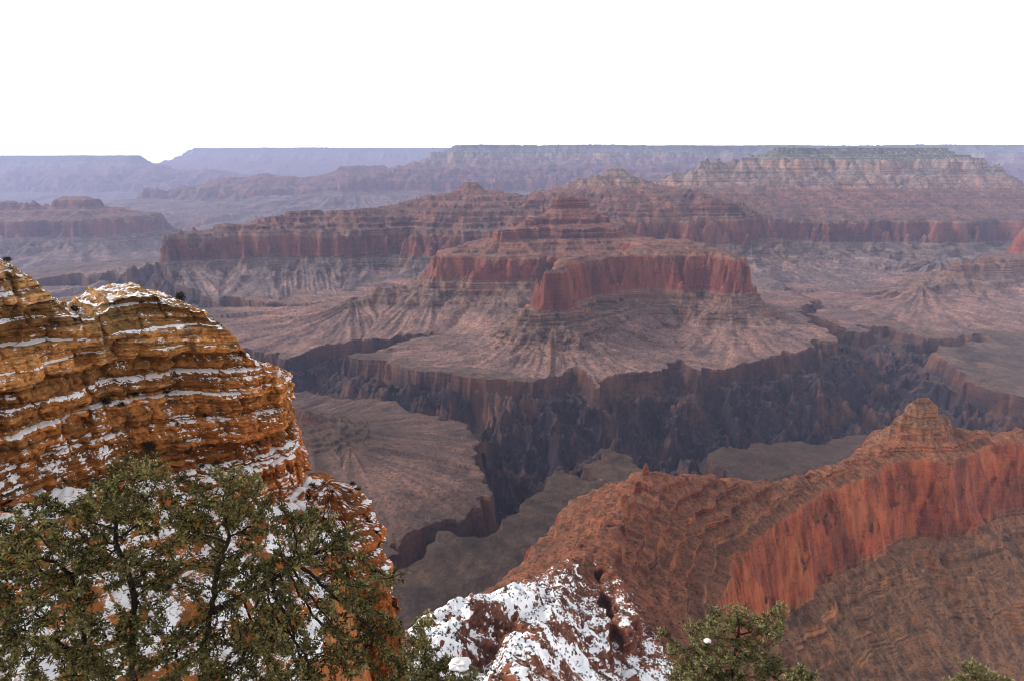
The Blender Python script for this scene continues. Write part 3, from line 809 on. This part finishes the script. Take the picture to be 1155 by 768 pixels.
ang = np.linspace(0, 2 * np.pi, 12, endpoint=False)
cx, cy = uY(378, 106, -55)
pin_foot = [(cx + 8.2 * math.cos(a) * (1 + 0.08 * math.sin(3 * a)), cy + 6.5 * math.sin(a)) for a in ang]
pin, PP_, PS_, PN_ = wall_form('rock_tower', pin_foot, [(cx - 1 + 0.01 * math.cos(a), cy) for a in ang], [1.0] * 12, [-50.3] * 12,
                               [(-2, -115), (-0.8, -85), (0, -66), (0.4, -60.5), (0.8, -58.0), (2.6, -56.0), (2.8, -54.8), (4.4, -53.2), (4.6, -52.2), (6.8, -50.9), (9.0, -50.3)], 520, 620, 5, MAT_CLIFF, closed=True, bedamp=0.55, snowy=1.9)
tag(pin, 'squat orange rock tower with a rough snowy top, just right of the cliff', 'rock tower', None, 'structure')
cx2, cy2 = uY(433, 100, -68)
pin2, *_ = wall_form('rock_tower', [(cx2 + 2.6 * math.cos(a), cy2 + 2.4 * math.sin(a)) for a in ang], [(cx2 + 0.01 * math.cos(a), cy2) for a in ang], [1.0] * 12, [-66.5] * 12,
                     [(-2.5, -115), (-0.6, -85), (0, -74), (0.3, -71.0), (0.9, -69.2), (1.4, -67.8), (2.8, -66.5)], 260, 260, 8, MAT_CLIFF, closed=True, bedamp=0.35, snowy=0.5)
tag(pin2, 'small bare orange rock tower below the squat snowy one', 'rock tower', None, 'structure')


# ------------------------------------------------------------------ snowy bench below the cliff and the slope under the view point
def ground_z(x, y):
    x = np.asarray(x, float); y = np.asarray(y, float)
    z = -1.9 - 0.98 * np.clip(y, -10, 47) - 0.19 * np.clip(y - 47, 0, 200)
    z = z + 0.25 * np.clip(-x - 22, 0, 60) * sstep(35, 70, y)                      # bench rises to the left
    edge = np.interp(y, [0, 42, 54, 80, 100, 130], [60, 60, -18, -23, -28, -35])
    z = z - 5.0 * np.clip(x - edge, 0, 22) * sstep(40, 50, y)
    n = 2.0 * gnoise(x / 13, y / 13, 80) + 1.5 * gnoise(x / 4.6, y / 4.6, 81) + 0.7 * gnoise(x / 1.7, y / 1.7, 82)
    st = gnoise(x / 7, y / 7, 83) * 1.2 + z
    z = z + n * sstep(8, 50, y) * 0.9 + 0.12 * gnoise(x / 0.8, y / 0.8, 84) - 0.9 * (((st * 0.45) % 1.0) ** 4) * sstep(20, 50, y)
    return z


gx = np.linspace(-85, 40, 620); gy = np.linspace(-6, 128, 640)
GX, GY = np.meshgrid(gx, gy)
GZ = ground_z(GX, GY)
gn_y, gn_x = np.gradient(GZ, gy, gx)
gnz = 1 / np.sqrt(1 + gn_x ** 2 + gn_y ** 2)
gph = fbm(GX / 5, GY / 5, 4, 85)
gsnow = sstep(0.45, 0.78, gnz + 0.14 * gph) * np.clip(0.58 + 0.55 * gph, 0, 1.05)
vid = np.arange(GX.size).reshape(GX.shape)
ground = make_mesh('ground', np.stack([GX, GY, GZ], -1).reshape(-1, 3), np.stack([vid[:-1, :-1], vid[:-1, 1:], vid[1:, 1:], vid[1:, :-1]], -1).reshape(-1, 4), MAT_CLIFF, True,
                   attrs={'snow': gsnow.ravel(), 'tone': (0.3 * gph).ravel()})
tag(ground, 'snowy rocky slope below the pine and the cliff', 'ground', None, 'structure')


# ------------------------------------------------------------------ vegetation
def simple_mat(name, dark, light, attr='tone', rough=0.8):
    k = NT(name)
    k.base(k.ramp(k.attr(attr), [(0.0, dark), (1.0, light)]))
    k.b.inputs['Roughness'].default_value = rough
    return k.m


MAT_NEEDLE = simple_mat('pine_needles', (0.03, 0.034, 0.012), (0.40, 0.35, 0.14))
MAT_NEEDLE2 = simple_mat('juniper_needles', (0.045, 0.05, 0.02), (0.42, 0.38, 0.18))
MAT_SHRUB = simple_mat('dark_shrub', (0.012, 0.013, 0.008), (0.05, 0.048, 0.025))
kb = NT('bark')
kb.base(kb.ramp(kb.noise((30, 30, 9), 4, 0.6), [(0.3, (0.018, 0.014, 0.012)), (0.6, (0.055, 0.042, 0.035)), (0.75, (0.13, 0.105, 0.09))]))
MAT_BARK = kb.m
kd = NT('dead_wood')
kd.base(kd.ramp(kd.noise((25, 25, 25), 3), [(0.3, (0.12, 0.10, 0.09)), (0.7, (0.28, 0.24, 0.21))]))
MAT_DEAD = kd.m
ks = NT('snow')
ks.base(SNOW); ks.bump(ks.noise((9, 9, 9), 4), 0.4, 0.03)
MAT_SNOW = ks.m


def tubes(P0, P1, r0, r1, sides=5):
    """tapered tubes for many edges at once"""
    d = P1 - P0
    L = np.linalg.norm(d, axis=1, keepdims=True) + 1e-9
    d = d / L
    ref = np.where(np.abs(d[:, 2:3]) > 0.9, np.array([[1.0, 0, 0]]), np.array([[0, 0, 1.0]]))
    u = np.cross(d, ref); u /= np.linalg.norm(u, axis=1, keepdims=True)
    v = np.cross(d, u)
    a = np.arange(sides) / sides * 2 * np.pi
    ring = u[:, None] * np.cos(a)[None, :, None] + v[:, None] * np.sin(a)[None, :, None]
    V = np.concatenate([P0[:, None] + ring * r0[:, None, None], P1[:, None] + ring * r1[:, None, None]], 1)
    n = len(P0)
    k = np.arange(sides); k2 = (k + 1) % sides
    f = np.stack([k, k2, k2 + sides, k + sides], 1)
    F_ = (f[None] + (np.arange(n) * 2 * sides)[:, None, None]).reshape(-1, 4)
    return V.reshape(-1, 3), F_


def needle_tufts(P, D, nb, length, width, r, tone):
    """brush-like tufts: nb narrow blades fanned round direction D at each point P"""
    n = len(P)
    dirs = D[:, None] * r.uniform(0.1, 1.0, (n, nb, 1)) + r.normal(0, 0.55, (n, nb, 3))
    dirs /= np.linalg.norm(dirs, axis=-1, keepdims=True) + 1e-9
    base = P[:, None] + D[:, None] * r.uniform(-0.6, 0.3, (n, nb, 1)) * length
    ln = length * r.uniform(0.6, 1.15, (n, nb, 1))
    side = np.cross(dirs, r.normal(0, 1, (n, nb, 3))); side /= np.linalg.norm(side, axis=-1, keepdims=True) + 1e-9
    side *= width * r.uniform(0.7, 1.2, (n, nb, 1))
    mid = base + dirs * ln * 0.55
    tip = base + dirs * ln
    V = np.stack([base, mid + side, tip, mid - side], 2).reshape(-1, 3)
    F_ = np.arange(len(V)).reshape(-1, 4)
    tn = np.clip(tone[:, None] + r.normal(0, 0.14, (n, nb)), 0, 1)
    tv = np.repeat(tn.reshape(-1), 4).reshape(-1, 4) * np.array([0.45, 1.0, 1.5, 1.0])  # dark base, bright tip: shade and lit tips put into the blade colour
    return V, F_, np.clip(tv.reshape(-1), 0, 1)


def lobe(u, v, Y, rpx):
    c = pt(u, v, Y)
    return c, rpx * (Y * CP - c[2] * SP) / FPX


def grow_tree(name, lobes, stems, label, group, seed, density=240, tuft=(9, 0.075, 0.010), mat=MAT_NEEDLE, dead=0, snow_at=(), step=0.085, per_node=3):
    r = np.random.default_rng(seed)
    att = []
    for (u, v, Y, rp) in lobes:
        c, R = lobe(u, v, Y, rp)
        n = int(density * R ** 2 * 4) + 12
        q = r.normal(0, 1, (n, 3)); q /= np.linalg.norm(q, axis=1, keepdims=True)
        q *= (r.random((n, 1)) ** 0.45) * R * np.array([[1, 0.9, 0.85]])
        att.append(c + q)
    att = np.vstack(att)
    nodes, par = [], []
    for st in stems:
        st = np.array(st, float)
        prev = -1
        for a, b in zip(st[:-1], st[1:]):
            m = max(2, int(np.linalg.norm(b - a) / step))
            for i in range(m):
                p = a + (b - a) * i / m + r.normal(0, 0.012, 3)
                nodes.append(p); par.append(prev); prev = len(nodes) - 1
    nodes = np.array(nodes); par = list(par)
    alive = np.ones(len(att), bool)
    near_i = np.zeros(len(att), int); near_d = np.full(len(att), 1e9)

    def update(start):
        for i0 in range(0, len(att), 400):
            dd = np.linalg.norm(att[i0:i0 + 400, None] - nodes[None, start:], axis=2)
            j = dd.argmin(1); m = dd[np.arange(len(j)), j]
            better = m < near_d[i0:i0 + 400]
            near_d[i0:i0 + 400] = np.where(better, m, near_d[i0:i0 + 400])
            near_i[i0:i0 + 400] = np.where(better, j + start, near_i[i0:i0 + 400])
    update(0)
    for it in range(90):
        alive &= near_d > step * 1.5
        idx = np.where(alive & (near_d < 3.0))[0]
        if len(idx) < 4: break
        acc = {}
        for i in idx:
            d = att[i] - nodes[near_i[i]]
            acc.setdefault(near_i[i], []).append(d / np.linalg.norm(d))
        new = []
        for k_, ds in acc.items():
            d = np.mean(ds, 0) + r.normal(0, 0.18, 3)
            nl = np.linalg.norm(d)
            if nl < 1e-3: continue
            new.append(nodes[k_] + d / nl * step * r.uniform(0.8, 1.15)); par.append(k_)
        if not new: break
        st0 = len(nodes)
        nodes = np.vstack([nodes, new])
        update(st0)
    N = len(nodes); par = np.array(par)
    rad2 = np.zeros(N); kids = np.zeros(N, int)
    for i in range(N - 1, -1, -1):
        if kids[i] == 0: rad2[i] = 0.0052 ** 2.3
        if par[i] >= 0:
            rad2[par[i]] += rad2[i]; kids[par[i]] += 1
    rr_ = rad2 ** (1 / 2.3)
    ch = np.where(par >= 0)[0]
    root = bpy.data.objects.new(name, None); C.objects.link(root)
    base = Vector(nodes[0]); root.location = base
    tag(root, label, 'tree', group)
    off = np.array(nodes[0])
    thick = rr_[ch] > 0.0
    V, F_ = tubes(nodes[par[ch]] - off, nodes[ch] - off, np.minimum(rr_[par[ch]], rr_[ch] * 1.25), rr_[ch], 6)
    make_mesh('trunk', V, F_, MAT_BARK, True, root)
    tw = np.where(rr_ < 0.0145)[0]
    tw = tw[par[tw] >= 0]
    P = np.repeat(nodes[tw], per_node, 0) + r.normal(0, 0.035, (len(tw) * per_node, 3))
    dirs = nodes[tw] - nodes[par[tw]]; dirs /= np.linalg.norm(dirs, axis=1, keepdims=True) + 1e-9
    D = np.repeat(dirs, per_node, 0) + r.normal(0, 0.45, (len(P), 3)) + np.array([0, 0, 0.35])
    D /= np.linalg.norm(D, axis=1, keepdims=True)
    clump = 0.5 + 0.5 * np.sin(P[:, 0] * 5 + 2 * np.sin(P[:, 2] * 4)) * np.sin(P[:, 2] * 6 + P[:, 1] * 5)
    tone = np.clip(0.14 + 0.42 * clump + r.normal(0, 0.2, len(P)), 0, 1)
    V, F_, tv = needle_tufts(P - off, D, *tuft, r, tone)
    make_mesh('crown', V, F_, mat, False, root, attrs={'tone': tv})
    if dead:
        cand = np.where((rr_ > 0.010) & (rr_ < 0.035))[0]
        for i in r.choice(cand, min(dead, len(cand)), replace=False):
            p0, p1, a0, a1 = [], [], [], []
            p = nodes[i]; d = r.normal(0, 1, 3) * np.array([1, 0.7, 0.6]); d /= np.linalg.norm(d)
            w_ = 0.007
            for s_ in range(r.integers(5, 11)):
                d = d + r.normal(0, 0.22, 3); d /= np.linalg.norm(d)
                q = p + d * 0.08
                p0.append(p); p1.append(q); a0.append(w_); w_ *= 0.85; a1.append(w_); p = q
            V, F_ = tubes(np.array(p0) - off, np.array(p1) - off, np.array(a0), np.array(a1), 4)
            make_mesh('dead_twig', V, F_, MAT_DEAD, True, root)
    if len(snow_at):
        for (u, v, Y, rp) in snow_at:
            c, R = lobe(u, v, Y, rp)
            V, F_ = blob(R, 4, r, 0.55, (1.3, 1.0, 0.62))
            make_mesh('snow_clump', V + c - off, F_, MAT_SNOW, True, root)
    return root


def blob(R, sub, r, rough, scale):
    import bmesh
    bm = bmesh.new(); bmesh.ops.create_icosphere(bm, subdivisions=sub, radius=1.0)
    V = np.array([v.co[:] for v in bm.verts]); F_ = np.array([[v.index for v in f.verts] for f in bm.faces])
    bm.free()
    o = r.uniform(0, 50, 3)
    n = gnoise(V[:, 0] * 1.3 + V[:, 2] + o[0], V[:, 1] * 1.3 - V[:, 2] * 0.8 + o[1], 5) + 0.5 * gnoise(V[:, 0] * 3 + V[:, 2] * 2 + o[1], V[:, 1] * 3 + V[:, 2] * 1.5 + o[2], 6)
    V = V * (1 + rough * n[:, None]) * R * np.array(scale)
    return V, F_


def on_ground(u, Y):
    x = x_at(u, Y, -1.9 - 0.98 * Y)
    return np.array([x, Y, float(ground_z(np.array([x]), np.array([Y]))[0]) - 0.1])


T1 = [(151, 552, 9.0, 52), (120, 575, 9.2, 45), (185, 590, 8.8, 40), (255, 560, 9.2, 46), (290, 580, 9.3, 38), (230, 590, 9.4, 35), (48, 600, 8.6, 55), (10, 640, 8.4, 55), (95, 640, 8.6, 55),
      (350, 600, 9.4, 42), (385, 615, 9.4, 30), (432, 652, 9.2, 24), (180, 650, 9.3, 45), (270, 640, 9.5, 45), (330, 655, 9.0, 48), (385, 670, 9.0, 46), (60, 700, 8.2, 55), (10, 725, 8.0, 55), (125, 720, 8.8, 42),
      (185, 735, 8.6, 50), (260, 745, 8.7, 48), (320, 720, 8.6, 50), (380, 735, 8.6, 45), (425, 715, 9.0, 36), (90, 765, 8.0, 50), (330, 770, 8.4, 45), (450, 757, 8.9, 28), (300, 690, 8.8, 40)]
b1 = on_ground(150, 8.9); b2 = on_ground(250, 9.2)
S1 = [[b1, pt(128, 770, 8.8), pt(97, 735, 8.7), pt(88, 690, 8.7), pt(80, 640, 8.8)], [pt(128, 770, 8.8), pt(62, 722, 8.3), pt(10, 716, 8.0)],
      [b2, pt(228, 740, 9.2), pt(238, 690, 9.2), pt(246, 640, 9.2), pt(260, 600, 9.2)], [pt(238, 690, 9.2), pt(300, 660, 9.1), pt(345, 625, 9.2)], [b1, pt(150, 720, 9.0), pt(150, 660, 9.0), pt(128, 600, 9.0)]]
grow_tree('pine_tree', T1, S1, 'large olive green pine with dark twisted stems, in front of the snowy cliff', None, 21, density=120, tuft=(9, 0.074, 0.0125), dead=90, per_node=3,
          snow_at=[(435, 640, 9.1, 3.2)])
T2 = [(812, 700, 13.5, 20), (832, 692, 13.6, 16), (788, 712, 13.5, 18), (800, 738, 13.3, 24), (852, 706, 13.5, 20), (878, 688, 13.4, 13), (870, 712, 13.4, 18), (842, 738, 13.3, 24), (778, 760, 13.4, 26), (818, 765, 13.4, 26), (866, 752, 13.3, 22), (745, 712, 13.6, 9), (760, 730, 13.5, 12), (820, 795, 13.3, 40)]
b = on_ground(825, 13.4)
grow_tree('pine_tree', T2, [[b, pt(822, 790, 13.4), pt(828, 740, 13.5), pt(835, 705, 13.5)], [pt(822, 790, 13.4), pt(800, 740, 13.5)]], 'bushy pale green pine top below the red wall, at lower right', None, 33, density=230,
          tuft=(9, 0.085, 0.0135), mat=MAT_NEEDLE2, step=0.09, dead=30, per_node=3, snow_at=[(798, 722, 13.1, 3)])
T3 = [(1098, 762, 12.0, 20), (1125, 775, 12.0, 22), (1085, 785, 12.0, 28), (1115, 800, 12, 30)]
b = on_ground(1100, 12.0)
grow_tree('pine_tree', T3, [[b, pt(1100, 800, 12.0), pt(1100, 770, 12.0)]], 'tip of a small pine poking up at the lower right corner', None, 35, density=190, tuft=(9, 0.085, 0.0125), mat=MAT_NEEDLE2, step=0.1, per_node=5)
T4 = [(745, 768, 12.5, 18), (905, 765, 12.5, 20), (890, 790, 12.6, 30), (760, 790, 12.6, 30)]
b = on_ground(905, 12.6)
grow_tree('pine_tree', [T4[1], T4[2]], [[b, pt(905, 800, 12.5), pt(903, 772, 12.5)]], 'low sprig of pine just right of the bushy pine top', None, 36, density=190, tuft=(9, 0.085, 0.0125), mat=MAT_NEEDLE2, step=0.1, per_node=5)
T5 = [(478, 702, 10.5, 16), (470, 735, 10.5, 22), (500, 755, 10.4, 26), (525, 765, 10.4, 22), (478, 775, 10.4, 34)]
b = on_ground(490, 10.4)
grow_tree('pine_tree', T5, [[b, pt(485, 800, 10.4), pt(480, 750, 10.4), pt(478, 715, 10.5)]], 'small thin pine holding a white lump of snow, beside the large pine', None, 37, density=170, tuft=(9, 0.08, 0.0115), step=0.09, per_node=5,
          dead=12, snow_at=[(519, 748, 10.2, 8)])


# ------------------------------------------------------------------ shrubs and boulders
def shrub_mesh(seed, R):
    r = np.random.default_rng(seed)
    n = 120
    q = r.normal(0, 1, (n, 3)); q /= np.linalg.norm(q, axis=1, keepdims=True)
    q = q * (r.random((n, 1)) ** 0.5) * np.array([1, 1, 0.75]) + np.array([0, 0, 0.55])
    q[:, 2] = np.abs(q[:, 2])
    q[:, 0] += 0.35 * q[:, 2] * r.uniform(-1, 1)
    D = q - np.array([0, 0, 0.2]); D /= np.linalg.norm(D, axis=1, keepdims=True)
    return needle_tufts(q * R, D, 7, 0.32 * R, 0.045 * R, r, np.clip(r.normal(0.35, 0.25, n), 0, 1))


shrub_protos = []
for i in range(5):
    V, F_, tv = shrub_mesh(60 + i, 1.0)
    shrub_protos.append(make_mesh('shrub', V, F_, MAT_SHRUB, False, attrs={'tone': tv}))
used_proto = set()


def put_shrub(p, size, label, group, r):
    k_ = int(r.integers(0, 5))
    if k_ in used_proto:
        o = shrub_protos[k_].copy(); C.objects.link(o)
    else:
        o = shrub_protos[k_]; used_proto.add(k_)
    o.location = (p[0], p[1], p[2] - 0.08)
    o.rotation_euler = (0, 0, r.uniform(0, 6.28))
    o.scale = (size, size * r.uniform(0.8, 1.2), size * r.uniform(0.8, 1.3))
    tag(o, label, 'shrub', group)


r = np.random.default_rng(99)


def photo_uv(P):
    yc = P[..., 1] * CP - P[..., 2] * SP
    zc = P[..., 1] * SP + P[..., 2] * CP
    return UC + FPX * P[..., 0] / yc, VC - FPX * zc / yc


cu, cv = photo_uv(CP_)


def cliff_spot(u, v):
    """point of the cliff nearest the given place that is flat enough to carry a shrub"""
    d = (cu[:, :800] - u) ** 2 + (cv[:, :800] - v) ** 2 + np.where(CN_[:, :800] > 0.35, 0, 400)
    i = np.unravel_index(np.argmin(d), d.shape)
    return CP_[i]


for u, v, sz in [(204, 338, 0.9), (232, 362, 0.7), (38, 348, 0.6), (85, 352, 0.9), (8, 288, 0.6), (160, 342, 0.5)]:
    put_shrub(cliff_spot(u, v), sz, 'small dark shrub rooted high on the bare orange face of the cliff', 'shrubs on the cliff face', r)
for u, v, sz in [(157, 440, 0.9), (189, 442, 0.8), (176, 440, 0.6), (137, 458, 0.7), (120, 455, 0.7), (153, 446, 0.6), (118, 452, 0.5)]:
    put_shrub(cliff_spot(u, v), sz, 'dark shrub on the steep white snow patch in the middle of the cliff', 'shrubs on the snow patch', r)
for u, v, sz in [(263, 487, 0.7), (239, 503, 0.9), (212, 510, 0.8), (168, 506, 1.0), (274, 462, 0.8), (297, 456, 0.7), (262, 490, 0.5), (245, 525, 0.6), (228, 525, 0.5), (285, 520, 0.5), (276, 428, 0.5), (200, 480, 0.4), (230, 470, 0.35), (290, 500, 0.4)]:
    put_shrub(cliff_spot(u, v), sz, 'dark shrub on the narrow snowy ledges near the nose of the cliff', 'shrubs on the lower ledges', r)
pu, pv = photo_uv(PP_)
for u, v, sz in [(352, 548, 0.6), (365, 545, 0.5), (340, 552, 0.5), (398, 545, 0.5), (410, 550, 0.5), (345, 560, 0.5), (375, 555, 0.4)]:
    d = (pu - u) ** 2 + (pv - v) ** 2 + np.where(PP_[..., 1] < cy + 1, 0, 900)
    i = np.unravel_index(np.argmin(d), d.shape)
    put_shrub(PP_[i], sz, 'small dark shrub on the snowy top of the squat rock tower', 'shrubs on the rock tower', r)
for i in range(46):
    y = r.uniform(50, 92); x = r.uniform(-0.95 * y, -0.28 * y)
    z = float(ground_z(np.array([x]), np.array([y]))[0])
    put_shrub((x, y, z), r.uniform(0.3, 0.75), 'dark shrub on the snowy slope behind the large pine', 'shrubs on the snowy slope', r)

# loose snow-dusted boulders on the slope behind the pine
kr = NT('boulder_rock')
bc = kr.ramp(kr.noise((1.6, 1.6, 3.0), 5, 0.65), [(0.3, (0.10, 0.05, 0.022)), (0.5, (0.33, 0.15, 0.055)), (0.7, (0.46, 0.25, 0.11))])
bz = kr.math('ADD', kr.normal_z(), kr.math('MULTIPLY', kr.math('SUBTRACT', kr.noise((3, 3, 3), 4), 0.5), 0.9))
kr.base(kr.mix(kr.ramp(bz, [(0.62, 0.0), (0.7, 1.0)]), bc, SNOW))
kr.bump(kr.noise((3, 3, 3), 5), 0.6, 0.15)
protos = []
for i in range(6):
    V, F_ = blob(1.0, 4, r, 0.38, (1.0, 0.85, 0.7))
    V = np.sign(V) * np.abs(V) ** 0.9
    protos.append(make_mesh('boulder', V, F_, kr.m, True))
for i in range(30):
    o = protos[i % 6]
    if i >= 6:
        o = o.copy(); C.objects.link(o)
    y = r.uniform(52, 95); x = r.uniform(-0.95 * y, -0.27 * y)
    s_ = r.choice([0.5, 0.7, 0.9, 1.3, 2.0], p=[0.3, 0.3, 0.2, 0.13, 0.07])
    o.location = (x, y, float(ground_z(np.array([x]), np.array([y]))[0]) + 0.15 * s_)
    o.rotation_euler = (r.uniform(-0.3, 0.3), r.uniform(-0.3, 0.3), r.uniform(0, 6.28))
    o.scale = (s_ * 1.2, s_, s_ * r.uniform(0.7, 1.1))
    tag(o, 'orange boulder capped with snow on the slope behind the large pine', 'boulder', 'boulders on the snowy slope')

# low scrub on the red spur and on its snow field : far too many to count
cand = np.where((region == spur_i).ravel() & (Y.ravel() < 1700) & (NZ.ravel() > 0.45) & (Y.ravel() > 250))[0]
wgt = Y.ravel()[cand] * np.where(snow.ravel()[cand] > 0.3, 3.0, 1.0)
sel = r.choice(cand, 14000, replace=False, p=wgt / wgt.sum())
P = co[sel] + np.array([0, 0, 0.15]); n = len(P)
sz = r.uniform(0.35, 1.0, n) * (0.8 + 0.0004 * P[:, 1])
Q = np.repeat(P, 5, 0) + r.normal(0, 1, (n * 5, 3)) * np.repeat(sz, 5)[:, None] * np.array([0.5, 0.5, 0.35]) + np.array([0, 0, 0.3])
D = r.normal(0, 1, (len(Q), 3)); D[:, 2] = np.abs(D[:, 2]) + 0.3; D /= np.linalg.norm(D, axis=1, keepdims=True)
V, F_, tv = needle_tufts(Q, D, 4, 0.9, 0.24, r, np.clip(r.normal(0.35, 0.25, len(Q)), 0, 1))
o = make_mesh('scrub', V, F_, MAT_SHRUB, False, attrs={'tone': tv})
tag(o, 'dots of low dark scrub scattered over the red spur', 'scrub', None, 'stuff')
